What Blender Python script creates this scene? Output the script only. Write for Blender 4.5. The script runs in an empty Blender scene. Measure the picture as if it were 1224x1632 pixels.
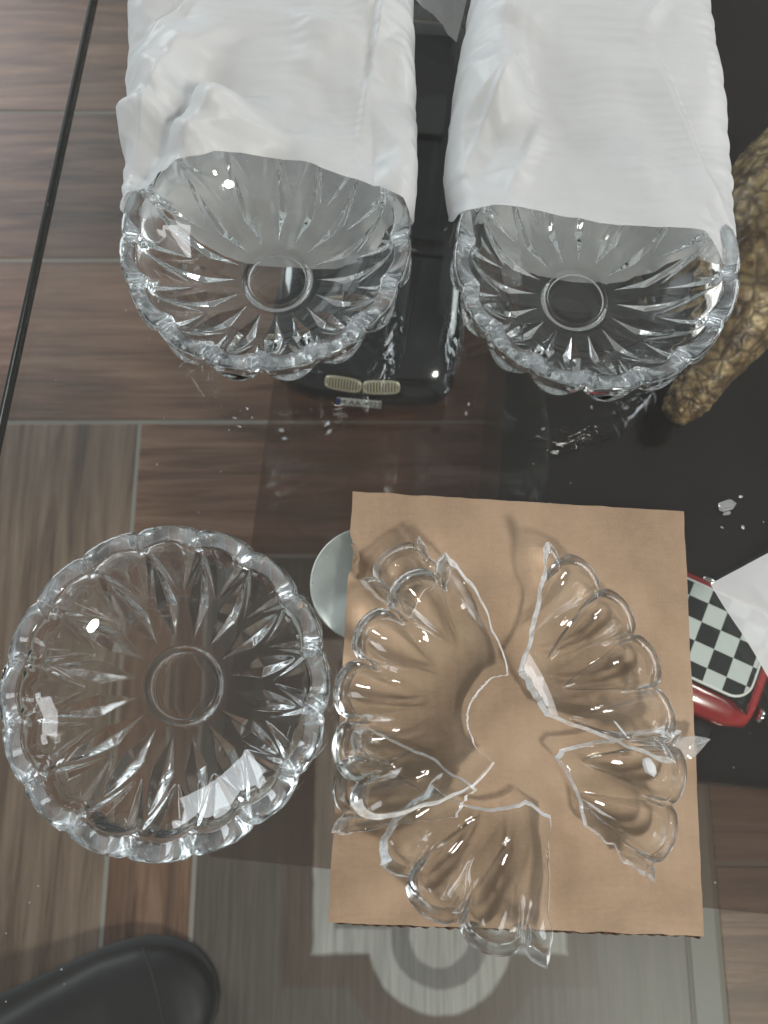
import bpy, bmesh, math, random
import numpy as np
from mathutils import Vector, Matrix, noise

random.seed(7)
scene = bpy.context.scene
PI = math.pi

# ------------------------------------------------------------------ camera
TT = 0.45                      # top of the glass table above the floor
CAMZ = TT + 0.50
PITCH = math.radians(12.6)
F = 1200.0                     # focal length in photo pixels (1224 x 1632)
cam = bpy.data.cameras.new('camera')
cam_o = bpy.data.objects.new('camera', cam)
scene.collection.objects.link(cam_o)
cam_o.location = (0, 0, CAMZ)
cam_o.rotation_euler = (PITCH, 0, 0)
cam.sensor_fit = 'VERTICAL'
cam.sensor_height = 24.0
cam.lens = F / 1632.0 * 24.0
cam.clip_start = 0.01
cam.clip_end = 60
cam.dof.use_dof = True
cam.dof.focus_distance = 0.49
cam.dof.aperture_fstop = 4.2
scene.camera = cam_o

# ------------------------------------------------------------------ light
world = bpy.data.worlds.new('World')
scene.world = world
world.use_nodes = True
bg = world.node_tree.nodes['Background']
bg.inputs[0].default_value = (1.0, 0.985, 0.96, 1)
bg.inputs[1].default_value = 0.18


def area(name, loc, target, sx, sy, power, color, shape='RECTANGLE'):
    l = bpy.data.lights.new(name, 'AREA')
    l.shape = shape
    l.size = sx
    l.size_y = sy
    l.energy = power
    l.color = color
    o = bpy.data.objects.new(name, l)
    scene.collection.objects.link(o)
    o.location = loc
    d = Vector(target) - Vector(loc)
    o.rotation_euler = d.to_track_quat('-Z', 'Y').to_euler()
    return o


lamp = area('ceiling_lamp', (1.15, -1.35, 2.45), (0.0, 0.1, 0.45), 0.34, 0.34, 42, (1.0, 0.94, 0.86), 'DISK')
area('window_light', (-2.7, 2.8, 2.0), (0.0, 0.2, 0.45), 2.4, 2.0, 118, (0.90, 0.96, 1.0))
area('added_fill_light', (3.2, 1.2, 2.3), (0.0, 0.1, 0.45), 1.5, 1.5, 52, (0.95, 0.98, 1.0))  # added soft fill to lighten the shadows, no such lamp known

vs = scene.view_settings
scene.display_settings.display_device = 'sRGB'
vs.view_transform = 'Standard'
vs.look = 'None'
vs.exposure = 0.24
vs.gamma = 1.0
vs.use_curve_mapping = False
cy = scene.cycles
cy.use_denoising = True
cy.max_bounces = 18
cy.transmission_bounces = 16
cy.glossy_bounces = 8
cy.diffuse_bounces = 3
cy.transparent_max_bounces = 24
cy.caustics_reflective = True
cy.caustics_refractive = True
cy.blur_glossy = 0.4
cy.sample_clamp_indirect = 10.0

# ------------------------------------------------------------------ helpers
SN, CS = math.sin(PITCH), math.cos(PITCH)


def P(u, v, z):
    """photo pixel -> world x, y on the horizontal plane at height z"""
    x = (u - 612) / F
    y = -(v - 816) / F
    d = (x, y * CS + SN, y * SN - CS)
    t = (z - CAMZ) / d[2]
    return Vector((d[0] * t, d[1] * t, z))


def link(o, parent=None):
    scene.collection.objects.link(o)
    if parent is not None:
        o.parent = parent
    return o


def mesh_from(name, verts, faces, mats=None, smooth=True, midx=None):
    me = bpy.data.meshes.new(name)
    me.from_pydata([tuple(map(float, v)) for v in verts], [], faces)
    for m in (mats or []):
        me.materials.append(m)
    if smooth:
        me.polygons.foreach_set('use_smooth', [True] * len(me.polygons))
    if midx is not None:
        me.polygons.foreach_set('material_index', midx)
    me.update()
    return me


def obj(name, me, parent=None, loc=(0, 0, 0), rz=0.0):
    o = bpy.data.objects.new(name, me)
    o.location = loc
    o.rotation_euler = (0, 0, rz)
    return link(o, parent)


def bm_obj(name, bm, mat, parent=None, loc=(0, 0, 0), rz=0.0, smooth=False):
    me = bpy.data.meshes.new(name)
    bmesh.ops.recalc_face_normals(bm, faces=bm.faces[:])
    bm.to_mesh(me)
    bm.free()
    me.materials.append(mat)
    if smooth:
        me.polygons.foreach_set('use_smooth', [True] * len(me.polygons))
    return obj(name, me, parent, loc, rz)


def box_bm(x0, x1, y0, y1, z0, z1, bevel=0.0, seg=2):
    bm = bmesh.new()
    vs_ = [bm.verts.new(p) for p in ((x0, y0, z0), (x1, y0, z0), (x1, y1, z0), (x0, y1, z0),
                                     (x0, y0, z1), (x1, y0, z1), (x1, y1, z1), (x0, y1, z1))]
    for f in ((3, 2, 1, 0), (4, 5, 6, 7), (0, 1, 5, 4), (1, 2, 6, 5), (2, 3, 7, 6), (3, 0, 4, 7)):
        bm.faces.new([vs_[i] for i in f])
    if bevel > 0:
        bmesh.ops.bevel(bm, geom=bm.edges[:], offset=bevel, segments=seg, affect='EDGES', profile=0.6)
    return bm


def empty(name, loc=(0, 0, 0), rz=0.0):
    o = bpy.data.objects.new(name, None)
    o.empty_display_size = 0.02
    o.location = loc
    o.rotation_euler = (0, 0, rz)
    return link(o)


def tag(o, label=None, cat=None, group=None, kind=None):
    if label:
        o['label'] = label
    if cat:
        o['category'] = cat
    if group:
        o['group'] = group
    if kind:
        o['kind'] = kind
    return o


def grid_faces(nr, nc, wrap=False):
    fs = []
    for i in range(nr - 1):
        a, b = i * nc, (i + 1) * nc
        for j in range(nc - 1 + (1 if wrap else 0)):
            k = (j + 1) % nc
            fs.append((a + j, a + k, b + k, b + j))
    return fs


# ------------------------------------------------------------------ materials
def new_mat(name):
    m = bpy.data.materials.new(name)
    m.use_nodes = True
    nt = m.node_tree
    nt.nodes.clear()
    out = nt.nodes.new('ShaderNodeOutputMaterial')
    return m, nt, out


def N(nt, kind, **kw):
    n = nt.nodes.new('ShaderNode' + kind)
    for k, v in kw.items():
        setattr(n, k, v)
    return n


def principled(name, color, rough=0.5, metal=0.0, coat=0.0, spec=0.5):
    m, nt, out = new_mat(name)
    b = N(nt, 'BsdfPrincipled')
    b.inputs['Base Color'].default_value = (*color, 1)
    b.inputs['Roughness'].default_value = rough
    b.inputs['Metallic'].default_value = metal
    b.inputs['Coat Weight'].default_value = coat
    b.inputs['Coat Roughness'].default_value = 0.04
    b.inputs['Specular IOR Level'].default_value = spec
    nt.links.new(b.outputs[0], out.inputs[0])
    return m


def mnode(nt, op, a, b=None, clamp=False):
    n = N(nt, 'Math', operation=op, use_clamp=clamp)
    for i, x in enumerate((a, b)):
        if x is None:
            continue
        if isinstance(x, (int, float)):
            n.inputs[i].default_value = x
        else:
            nt.links.new(x, n.inputs[i])
    return n.outputs[0]


def noise_tex(nt, scale, detail=4, rough=0.55, vec=None, dist=0.0):
    n = N(nt, 'TexNoise')
    n.inputs['Scale'].default_value = scale
    n.inputs['Detail'].default_value = detail
    n.inputs['Roughness'].default_value = rough
    n.inputs['Distortion'].default_value = dist
    if vec is not None:
        nt.links.new(vec, n.inputs['Vector'])
    return n.outputs['Fac']


def ramp(nt, fac, stops):
    r = N(nt, 'ValToRGB')
    el = r.color_ramp.elements
    while len(el) > 1:
        el.remove(el[0])
    el[0].position = stops[0][0]
    el[0].color = (*stops[0][1], 1)
    for p, c in stops[1:]:
        e = el.new(p)
        e.color = (*c, 1)
    nt.links.new(fac, r.inputs[0])
    return r.outputs[0]


def bump(nt, height, strength, dist):
    b = N(nt, 'Bump')
    b.inputs['Strength'].default_value = strength
    b.inputs['Distance'].default_value = dist
    nt.links.new(height, b.inputs['Height'])
    return b.outputs[0]


def objcoord(nt, scale=(1, 1, 1), loc=(0, 0, 0), randomize=False):
    tc = N(nt, 'TexCoord')
    mp = N(nt, 'Mapping')
    mp.inputs['Scale'].default_value = scale
    mp.inputs['Location'].default_value = loc
    nt.links.new(tc.outputs['Object'], mp.inputs[0])
    v = mp.outputs[0]
    if randomize:
        oi = N(nt, 'ObjectInfo')
        mm = mnode(nt, 'MULTIPLY', oi.outputs['Random'], 37.0)
        cb = N(nt, 'CombineXYZ')
        nt.links.new(mm, cb.inputs[0])
        nt.links.new(mm, cb.inputs[1])
        va = N(nt, 'VectorMath', operation='ADD')
        nt.links.new(v, va.inputs[0])
        nt.links.new(cb.outputs[0], va.inputs[1])
        v = va.outputs[0]
    return v


def clear_glass(name, lo, hi, base, bumpy):
    """thin clear glass: straight through where the wall is met squarely, bending towards its edges"""
    m, nt, out = new_mat(name)
    lw = N(nt, 'LayerWeight')
    lw.inputs[0].default_value = 0.5
    fac = lw.outputs['Facing']
    t = N(nt, 'BsdfTransparent')
    t.inputs[0].default_value = (0.98, 0.985, 0.98, 1)
    gl = N(nt, 'BsdfGlossy')
    gl.inputs['Roughness'].default_value = 0.015
    fr = mnode(nt, 'ADD', mnode(nt, 'MULTIPLY', mnode(nt, 'POWER', fac, 5.0), 0.96), 0.04)
    a = N(nt, 'MixShader')
    nt.links.new(fr, a.inputs[0])
    nt.links.new(t.outputs[0], a.inputs[1])
    nt.links.new(gl.outputs[0], a.inputs[2])
    g = N(nt, 'BsdfGlass')
    g.inputs['Color'].default_value = (0.98, 0.99, 0.99, 1)
    g.inputs['Roughness'].default_value = 0.0
    g.inputs['IOR'].default_value = 1.5
    if bumpy:
        nb = bump(nt, noise_tex(nt, 55, 2, 0.5, objcoord(nt)), bumpy, 0.0025)
        nt.links.new(nb, g.inputs['Normal'])
        nt.links.new(nb, gl.inputs['Normal'])
    b = N(nt, 'MixShader')
    nt.links.new(ramp(nt, fac, [(lo, (base,) * 3), (hi, (1.0,) * 3)]), b.inputs[0])
    nt.links.new(a.outputs[0], b.inputs[1])
    nt.links.new(g.outputs[0], b.inputs[2])
    nt.links.new(b.outputs[0], out.inputs[0])
    return m


def fracture_mat():
    m, nt, out = new_mat('fractured_glass')
    g = N(nt, 'BsdfGlass')
    g.inputs['Color'].default_value = (0.97, 0.99, 1.0, 1)
    g.inputs['Roughness'].default_value = 0.28
    g.inputs['IOR'].default_value = 1.5
    d = N(nt, 'BsdfDiffuse')
    d.inputs['Color'].default_value = (0.86, 0.89, 0.91, 1)
    mx = N(nt, 'MixShader')
    v = objcoord(nt)
    f = noise_tex(nt, 160, 3, 0.6, v)
    nt.links.new(ramp(nt, f, [(0.35, (0.35,) * 3), (0.65, (0.80,) * 3)]), mx.inputs[0])
    nt.links.new(g.outputs[0], mx.inputs[1])
    nt.links.new(d.outputs[0], mx.inputs[2])
    nt.links.new(mx.outputs[0], out.inputs[0])
    return m


def sheet_glass(name, tint, extra=0.0, dust_sheen=0.0):
    """flat pane: light passes straight, a Schlick share is mirrored"""
    m, nt, out = new_mat(name)
    t = N(nt, 'BsdfTransparent')
    t.inputs[0].default_value = (*tint, 1)
    g = N(nt, 'BsdfGlossy')
    g.inputs['Roughness'].default_value = 0.0
    g.inputs['Color'].default_value = (1, 1, 1, 1)
    lw = N(nt, 'LayerWeight')
    lw.inputs[0].default_value = 0.5
    p5 = mnode(nt, 'POWER', lw.outputs['Facing'], 5.0)
    fr = mnode(nt, 'ADD', mnode(nt, 'MULTIPLY', p5, 0.96), 0.04 + extra)
    mx = N(nt, 'MixShader')
    nt.links.new(fr, mx.inputs[0])
    nt.links.new(t.outputs[0], mx.inputs[1])
    nt.links.new(g.outputs[0], mx.inputs[2])
    last = mx.outputs[0]
    if dust_sheen > 0:                                # uneven dusty film that also paints in a milky sheen, with a few specks
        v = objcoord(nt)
        film = ramp(nt, noise_tex(nt, 9, 5, 0.6, v, 0.6), [(0.35, (0.25 * dust_sheen,) * 3), (0.68, (dust_sheen,) * 3)])
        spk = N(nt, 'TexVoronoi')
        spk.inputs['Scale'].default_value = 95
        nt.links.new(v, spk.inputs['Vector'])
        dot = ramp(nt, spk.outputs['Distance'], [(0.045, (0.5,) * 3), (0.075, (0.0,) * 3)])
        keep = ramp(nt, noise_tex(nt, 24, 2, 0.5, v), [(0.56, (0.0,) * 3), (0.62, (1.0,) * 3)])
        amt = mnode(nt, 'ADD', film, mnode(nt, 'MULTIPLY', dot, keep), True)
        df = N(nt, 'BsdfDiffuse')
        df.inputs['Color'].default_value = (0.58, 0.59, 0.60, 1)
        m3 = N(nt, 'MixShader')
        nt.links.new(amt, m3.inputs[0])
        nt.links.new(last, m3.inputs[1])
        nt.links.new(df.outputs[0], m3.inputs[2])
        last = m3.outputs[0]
    nt.links.new(last, out.inputs[0])
    return m


def foam_mat():
    m, nt, out = new_mat('packing_foam')
    v = objcoord(nt)
    warp = noise_tex(nt, 7, 3, 0.5, v)
    sep = N(nt, 'SeparateXYZ')
    nt.links.new(v, sep.inputs[0])
    yy = mnode(nt, 'ADD', sep.outputs[1], mnode(nt, 'MULTIPLY', warp, 0.05))
    ribs = mnode(nt, 'SINE', mnode(nt, 'MULTIPLY', yy, 2 * PI / 0.0068))
    ampl = ramp(nt, noise_tex(nt, 9, 2, 0.5, v), [(0.38, (0.0,) * 3), (0.62, (1.0,) * 3)])
    ribs = mnode(nt, 'MULTIPLY', ribs, ampl)
    fine = noise_tex(nt, 420, 3, 0.6, v)
    cre = N(nt, 'TexVoronoi')
    cre.feature = 'DISTANCE_TO_EDGE'
    cre.inputs['Scale'].default_value = 16
    nt.links.new(v, cre.inputs['Vector'])
    crease = mnode(nt, 'MINIMUM', mnode(nt, 'MULTIPLY', cre.outputs['Distance'], 9.0), 1.0)
    h = mnode(nt, 'ADD', mnode(nt, 'MULTIPLY', ribs, 0.12), mnode(nt, 'MULTIPLY', fine, 0.10))
    h = mnode(nt, 'ADD', h, mnode(nt, 'MULTIPLY', crease, 0.03))
    nb = bump(nt, h, 0.55, 0.0016)
    d = N(nt, 'BsdfPrincipled')
    d.inputs['Base Color'].default_value = (0.73, 0.75, 0.755, 1)
    d.inputs['Roughness'].default_value = 0.38
    d.inputs['Specular IOR Level'].default_value = 0.28
    nt.links.new(nb, d.inputs['Normal'])
    tr = N(nt, 'BsdfTranslucent')
    tr.inputs[0].default_value = (0.87, 0.89, 0.89, 1)
    nt.links.new(nb, tr.inputs['Normal'])
    tp = N(nt, 'BsdfTransparent')
    m1 = N(nt, 'MixShader')
    m1.inputs[0].default_value = 0.30
    nt.links.new(d.outputs[0], m1.inputs[1])
    nt.links.new(tr.outputs[0], m1.inputs[2])
    m2 = N(nt, 'MixShader')
    nt.links.new(ramp(nt, noise_tex(nt, 14, 3, 0.6, v), [(0.3, (0.07,) * 3), (0.7, (0.20,) * 3)]), m2.inputs[0])
    nt.links.new(m1.outputs[0], m2.inputs[1])
    nt.links.new(tp.outputs[0], m2.inputs[2])
    nt.links.new(m2.outputs[0], out.inputs[0])
    return m


def cardboard_mat():
    m, nt, out = new_mat('kraft_cardboard')
    v = objcoord(nt)
    vs_ = objcoord(nt, (14, 130, 60))
    big = noise_tex(nt, 14, 5, 0.6, v)
    fib = noise_tex(nt, 5, 5, 0.65, vs_)
    speck = noise_tex(nt, 600, 2, 0.6, v)
    f = mnode(nt, 'ADD', mnode(nt, 'MULTIPLY', big, 0.72), mnode(nt, 'MULTIPLY', fib, 0.13))
    f = mnode(nt, 'ADD', f, mnode(nt, 'MULTIPLY', speck, 0.12))
    c = ramp(nt, f, [(0.32, (0.250, 0.176, 0.116)), (0.5, (0.345, 0.246, 0.166)), (0.68, (0.410, 0.304, 0.214))])
    b = N(nt, 'BsdfPrincipled')
    nt.links.new(c, b.inputs['Base Color'])
    b.inputs['Roughness'].default_value = 0.72
    b.inputs['Specular IOR Level'].default_value = 0.25
    sepc = N(nt, 'SeparateXYZ')
    nt.links.new(v, sepc.inputs[0])
    fl_ = mnode(nt, 'SINE', mnode(nt, 'MULTIPLY', mnode(nt, 'ADD', sepc.outputs[0], mnode(nt, 'MULTIPLY', sepc.outputs[1], 0.05)), 2 * PI / 0.0072))
    h = mnode(nt, 'ADD', mnode(nt, 'MULTIPLY', big, 1.0), mnode(nt, 'MULTIPLY', speck, 0.14))
    h = mnode(nt, 'ADD', h, mnode(nt, 'MULTIPLY', fl_, 0.035))
    nt.links.new(bump(nt, h, 0.45, 0.002), b.inputs['Normal'])
    nt.links.new(b.outputs[0], out.inputs[0])
    return m


def wood_mat(name, stops, ring=1.0):
    m, nt, out = new_mat(name)
    v = objcoord(nt, (1.6, 22, 6), randomize=True)
    v2 = objcoord(nt, (5, 150, 20), randomize=True)
    a = noise_tex(nt, 2.2, 6, 0.62, v, 0.8)
    b_ = noise_tex(nt, 2.5, 4, 0.6, v2)
    oi = N(nt, 'ObjectInfo')
    f = mnode(nt, 'ADD', mnode(nt, 'MULTIPLY', a, 0.78), mnode(nt, 'MULTIPLY', b_, 0.22))
    f = mnode(nt, 'ADD', f, mnode(nt, 'MULTIPLY', mnode(nt, 'SUBTRACT', oi.outputs['Random'], 0.5), 0.14))
    c = ramp(nt, f, stops)
    p = N(nt, 'BsdfPrincipled')
    nt.links.new(c, p.inputs['Base Color'])
    p.inputs['Roughness'].default_value = 0.42
    p.inputs['Specular IOR Level'].default_value = 0.4
    nt.links.new(bump(nt, b_, 0.25, 0.0015), p.inputs['Normal'])
    nt.links.new(p.outputs[0], out.inputs[0])
    return m


def decor_mat(cx_, cy_, b, r, s):
    """printed tile: four-lobed medallion in pale and brown bands on streaked grey wood"""
    m, nt, out = new_mat('printed_decor_tile')
    tc = N(nt, 'TexCoord')
    sep = N(nt, 'SeparateXYZ')
    nt.links.new(tc.outputs['Object'], sep.inputs[0])
    ax = mnode(nt, 'ABSOLUTE', sep.outputs[0])
    ay = mnode(nt, 'ABSOLUTE', sep.outputs[1])

    def ln(x, y):
        return mnode(nt, 'SQRT', mnode(nt, 'ADD', mnode(nt, 'MULTIPLY', x, x), mnode(nt, 'MULTIPLY', y, y)))
    l1 = ln(mnode(nt, 'SUBTRACT', ax, b), ay)
    l2 = ln(ax, mnode(nt, 'SUBTRACT', ay, b))
    lob = l2
    box = mnode(nt, 'ADD', mnode(nt, 'MAXIMUM', mnode(nt, 'ADD', ax, 0.032), ay), r - s)
    d = mnode(nt, 'MINIMUM', lob, box)
    v2 = objcoord(nt, (90, 4, 10))
    g = noise_tex(nt, 2.0, 5, 0.6, v2)
    dn = mnode(nt, 'ADD', d, mnode(nt, 'MULTIPLY', mnode(nt, 'SUBTRACT', noise_tex(nt, 40, 2, 0.5, tc.outputs['Object']), 0.5), 0.006))
    fac = mnode(nt, 'MULTIPLY', dn, 1.0 / 0.16)
    pale, brown, grey = (0.33, 0.32, 0.30), (0.085, 0.058, 0.043), (0.095, 0.079, 0.065)
    rp = N(nt, 'ValToRGB')
    rp.color_ramp.interpolation = 'LINEAR'
    el = rp.color_ramp.elements
    st = [(0.0, pale), (0.20, pale), (0.225, (0.15, 0.142, 0.132)), (0.34, (0.15, 0.142, 0.132)), (0.365, pale), (0.50, pale),
          (0.53, brown), (0.72, brown), (0.75, grey), (1.0, grey)]
    el[0].position, el[0].color = st[0][0], (*st[0][1], 1)
    el[1].position, el[1].color = st[-1][0], (*st[-1][1], 1)
    for p_, c_ in st[1:-1]:
        e = el.new(p_)
        e.color = (*c_, 1)
    nt.links.new(fac, rp.inputs[0])
    streak = ramp(nt, g, [(0.3, (0.62,) * 3), (0.7, (1.15,) * 3)])
    mul = N(nt, 'MixRGB', blend_type='MULTIPLY')
    mul.inputs[0].default_value = 1.0
    nt.links.new(rp.outputs[0], mul.inputs[1])
    nt.links.new(streak, mul.inputs[2])
    p = N(nt, 'BsdfPrincipled')
    nt.links.new(mul.outputs[0], p.inputs['Base Color'])
    p.inputs['Roughness'].default_value = 0.42
    nt.links.new(p.outputs[0], out.inputs[0])
    return m


def brushed_mat():
    m, nt, out = new_mat('turned_steel')
    b = N(nt, 'BsdfPrincipled')
    b.inputs['Base Color'].default_value = (0.80, 0.82, 0.81, 1)
    b.inputs['Metallic'].default_value = 0.72
    b.inputs['Roughness'].default_value = 0.30
    b.inputs['Anisotropic'].default_value = 1.0
    tg = N(nt, 'Tangent', direction_type='RADIAL', axis='Z')
    nt.links.new(tg.outputs[0], b.inputs['Tangent'])
    nt.links.new(b.outputs[0], out.inputs[0])
    return m


def scale_mat():
    m, nt, out = new_mat('gilded_scales')
    v = objcoord(nt)
    at = N(nt, 'Attribute', attribute_name='crack')
    n1 = noise_tex(nt, 60, 4, 0.6, v)
    c1 = ramp(nt, n1, [(0.38, (0.05, 0.028, 0.013)), (0.50, (0.25, 0.165, 0.078)), (0.68, (0.45, 0.335, 0.18))])
    mx = N(nt, 'MixRGB')
    nt.links.new(at.outputs['Fac'], mx.inputs[0])
    mx.inputs[1].default_value = (0.07, 0.042, 0.022, 1)
    nt.links.new(c1, mx.inputs[2])
    p = N(nt, 'BsdfPrincipled')
    nt.links.new(mx.outputs[0], p.inputs['Base Color'])
    p.inputs['Roughness'].default_value = 0.42
    p.inputs['Metallic'].default_value = 0.15
    nt.links.new(p.outputs[0], out.inputs[0])
    return m


def checker_mat(size):
    m, nt, out = new_mat('chequered_roof_print')
    v = objcoord(nt, loc=(0.0, size * 0.5, 0.0))
    ck = N(nt, 'TexChecker')
    ck.inputs['Scale'].default_value = 1.0 / size
    ck.inputs['Color1'].default_value = (0.62, 0.66, 0.64, 1)
    ck.inputs['Color2'].default_value = (0.012, 0.013, 0.014, 1)
    sep = N(nt, 'SeparateXYZ')
    nt.links.new(v, sep.inputs[0])
    cb = N(nt, 'CombineXYZ')
    nt.links.new(sep.outputs[0], cb.inputs[0])
    nt.links.new(sep.outputs[1], cb.inputs[1])
    cb.inputs[2].default_value = size * 0.5
    nt.links.new(cb.outputs[0], ck.inputs['Vector'])
    p = N(nt, 'BsdfPrincipled')
    nt.links.new(ck.outputs[0], p.inputs['Base Color'])
    p.inputs['Roughness'].default_value = 0.3
    p.inputs['Coat Weight'].default_value = 0.5
    nt.links.new(p.outputs[0], out.inputs[0])
    return m


M_GLASS = clear_glass('crystal_glass', 0.005, 0.06, 0.40, 0.03)
M_FRACT = fracture_mat()
M_SHARD = new_mat('shard_glass')
_g = N(M_SHARD[1], 'BsdfGlass')
_g.inputs['Roughness'].default_value = 0.06
_g.inputs['IOR'].default_value = 1.5
_d = N(M_SHARD[1], 'BsdfDiffuse')
_d.inputs['Color'].default_value = (0.8, 0.84, 0.86, 1)
_m = N(M_SHARD[1], 'MixShader')
_m.inputs[0].default_value = 0.22
M_SHARD[1].links.new(_g.outputs[0], _m.inputs[1])
M_SHARD[1].links.new(_d.outputs[0], _m.inputs[2])
M_SHARD[1].links.new(_m.outputs[0], M_SHARD[2].inputs[0])
M_SHARD = M_SHARD[0]
M_RIM = new_mat('painted_sheen_rim_glass')
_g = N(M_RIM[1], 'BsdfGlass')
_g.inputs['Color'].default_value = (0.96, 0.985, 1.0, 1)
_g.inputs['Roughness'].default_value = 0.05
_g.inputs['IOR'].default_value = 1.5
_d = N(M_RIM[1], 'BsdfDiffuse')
_d.inputs['Color'].default_value = (0.72, 0.79, 0.84, 1)  # pale blue paints in the ceiling light the rim would catch
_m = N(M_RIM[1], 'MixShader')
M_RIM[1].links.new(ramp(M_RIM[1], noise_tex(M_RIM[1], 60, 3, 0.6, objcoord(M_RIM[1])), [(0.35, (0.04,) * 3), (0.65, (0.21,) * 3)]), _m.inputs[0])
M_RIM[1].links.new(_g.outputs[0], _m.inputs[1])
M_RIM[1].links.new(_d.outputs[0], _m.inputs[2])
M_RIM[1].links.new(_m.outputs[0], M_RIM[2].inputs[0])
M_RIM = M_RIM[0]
M_PIECE = clear_glass('clear_piece_glass', 0.20, 0.60, 0.03, 0.0)
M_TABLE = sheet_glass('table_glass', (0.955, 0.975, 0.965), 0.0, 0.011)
M_SMOKE = sheet_glass('smoked_glass', (0.74, 0.66, 0.61), 0.01)
M_FOAM = foam_mat()
M_CARD = cardboard_mat()
M_CORE = principled('corrugated_core', (0.075, 0.045, 0.025), 0.9)
M_WOOD = wood_mat('wood_look_tile', [(0.30, (0.030, 0.015, 0.009)), (0.42, (0.090, 0.045, 0.027)),
                                     (0.56, (0.165, 0.090, 0.056)), (0.72, (0.255, 0.158, 0.106))])
M_WOODG = wood_mat('grey_wood_look_tile', [(0.30, (0.058, 0.036, 0.024)), (0.42, (0.122, 0.081, 0.057)),
                                           (0.56, (0.195, 0.138, 0.100)), (0.72, (0.285, 0.215, 0.165))])
M_GROUT = principled('tile_grout', (0.24, 0.225, 0.20), 0.9)
M_STRIP = principled('pale_border_tile', (0.22, 0.215, 0.20), 0.5)
M_STEEL = brushed_mat()
M_CHROME = principled('chrome', (0.75, 0.75, 0.74), 0.12, 1.0)
M_BLACK = principled('black_lacquer', (0.006, 0.006, 0.007), 0.18, 0, 0.3)
M_EDGE = principled('ground_glass_edge', (0.016, 0.022, 0.020), 0.25)
M_CARBLK = principled('black_car_paint', (0.006, 0.007, 0.008), 0.12, 0.1, 1.0)
M_CARRED = principled('red_car_paint', (0.36, 0.016, 0.016), 0.22, 0.0, 1.0)
M_WINDOW = principled('toy_car_window', (0.012, 0.016, 0.017), 0.06, 0.0, 0.6)
M_TYRE = principled('toy_tyre_rubber', (0.012, 0.012, 0.012), 0.75)
M_WHITE = principled('white_plastic', (0.72, 0.72, 0.70), 0.4)
M_IVORY = principled('ivory_grille', (0.55, 0.50, 0.38), 0.32, 0.55)
M_GRDARK = principled('grille_slot', (0.05, 0.045, 0.03), 0.5)
M_BLUE = principled('plate_blue', (0.02, 0.06, 0.25), 0.4)
M_INK = principled('plate_ink', (0.02, 0.02, 0.025), 0.6)
M_LEATHER = principled('black_leather', (0.006, 0.006, 0.006), 0.5, spec=0.3)
M_SOLE = principled('black_rubber_sole', (0.012, 0.012, 0.012), 0.7)
M_SCALE = scale_mat()

# ------------------------------------------------------------------ floor
ROTF = 0.0
fl = bm_obj('floor', box_bm(-3, 3, -3, 4, -0.05, -0.0007), M_GROUT)
tag(fl, kind='structure')
G = 0.0026
plank_cache = {}


def plank(x0, x1, y0, y1, grain, mat=None, name='plank', grey=False):
    """a tile whose local x runs along the printed grain"""
    w, h = (x1 - x0) - 2 * G, (y1 - y0) - 2 * G
    L, W_ = (w, h) if grain == 'x' else (h, w)
    key = (round(L, 4), round(W_, 4), grey, name)
    me = plank_cache.get(key)
    if me is None:
        bm = box_bm(-L / 2, L / 2, -W_ / 2, W_ / 2, -0.012, 0.0, 0.0012, 2)
        me = bpy.data.meshes.new(name)
        bmesh.ops.recalc_face_normals(bm, faces=bm.faces[:])
        bm.to_mesh(me)
        bm.free()
        me.materials.append(mat or (M_WOODG if grey else M_WOOD))
        plank_cache[key] = me
    o = obj(name, me, fl, ((x0 + x1) / 2, (y0 + y1) / 2, 0), 0 if grain == 'x' else PI / 2)
    return o


XL = -0.325
rows = [0.3353, 0.5735, 0.8135, 1.054, 1.294, 1.534]
for i in range(len(rows) - 1):                       # horizontal planks towards the back
    off = [-2.08, -1.98, -2.2, -1.9, -2.1][i]
    for k in range(3):
        plank(off + k * 1.2, off + (k + 1) * 1.2, rows[i], rows[i + 1], 'x')
# block with the upright planks on the left
plank(-0.805, -0.565, -0.9, 0.3353, 'y')
plank(-0.565, XL, -0.9, 0.3353, 'y', grey=True)
plank(XL, 0.875, 0.155, 0.3353, 'x')
plank(XL, -0.222, -0.9, 0.155, 'y')
plank(0.385, 0.625, -0.9, -0.66, 'x')
plank(0.385, 1.3, -0.42, -0.21, 'x')
plank(0.385, 1.3, -0.21, 0.0, 'x')
plank(0.385, 1.3, 0.0, 0.155, 'x')
plank(0.385, 1.3, -0.66, -0.42, 'x')
plank(-0.222, 0.385, -0.66, -0.41, 'x', grey=True)
strip = plank(0.348, 0.385, -0.41, 0.155, 'y', mat=M_STRIP, name='border_strip')
tile_m = decor_mat(0, 0, 0.158, 0.088, 0.183)
dt = obj('decor_tile', None, None) if False else None
bm = box_bm(-0.283, 0.283, -0.2805, 0.2805, -0.012, 0.0, 0.0012, 2)
dtile = bm_obj('decor_tile', bm, tile_m, fl, (0.0635, -0.1275, 0))

# ------------------------------------------------------------------ table
TROT = math.radians(-5.4)                 # the table is turned a little clockwise
e0, e1 = P(0, 640, TT), P(140, 0, TT)
edir = (e1 - e0).normalized()
TROT = math.atan2(-edir.x, edir.y)
eo = e0.copy()
eo.z = 0
table = empty('glass_table', (eo.x, eo.y, 0), TROT)
tag(table, 'clear glass coffee table with dark ground edge, steel disc and smoked lower shelf', 'table')
BW = 0.0034                                # dark ground edge
TH = 0.010
# local frame: +x to the right over the table, +y away; edge at x = 0
bm = box_bm(BW, 1.35, -0.75, 1.1, TT - TH, TT)
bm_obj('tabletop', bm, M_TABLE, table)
bm_obj('ground_edge', box_bm(0.0006, 0.0032, -0.75, 1.1, TT - TH + 0.0002, TT - 0.0001, 0.0006, 1), M_EDGE, table)


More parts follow.
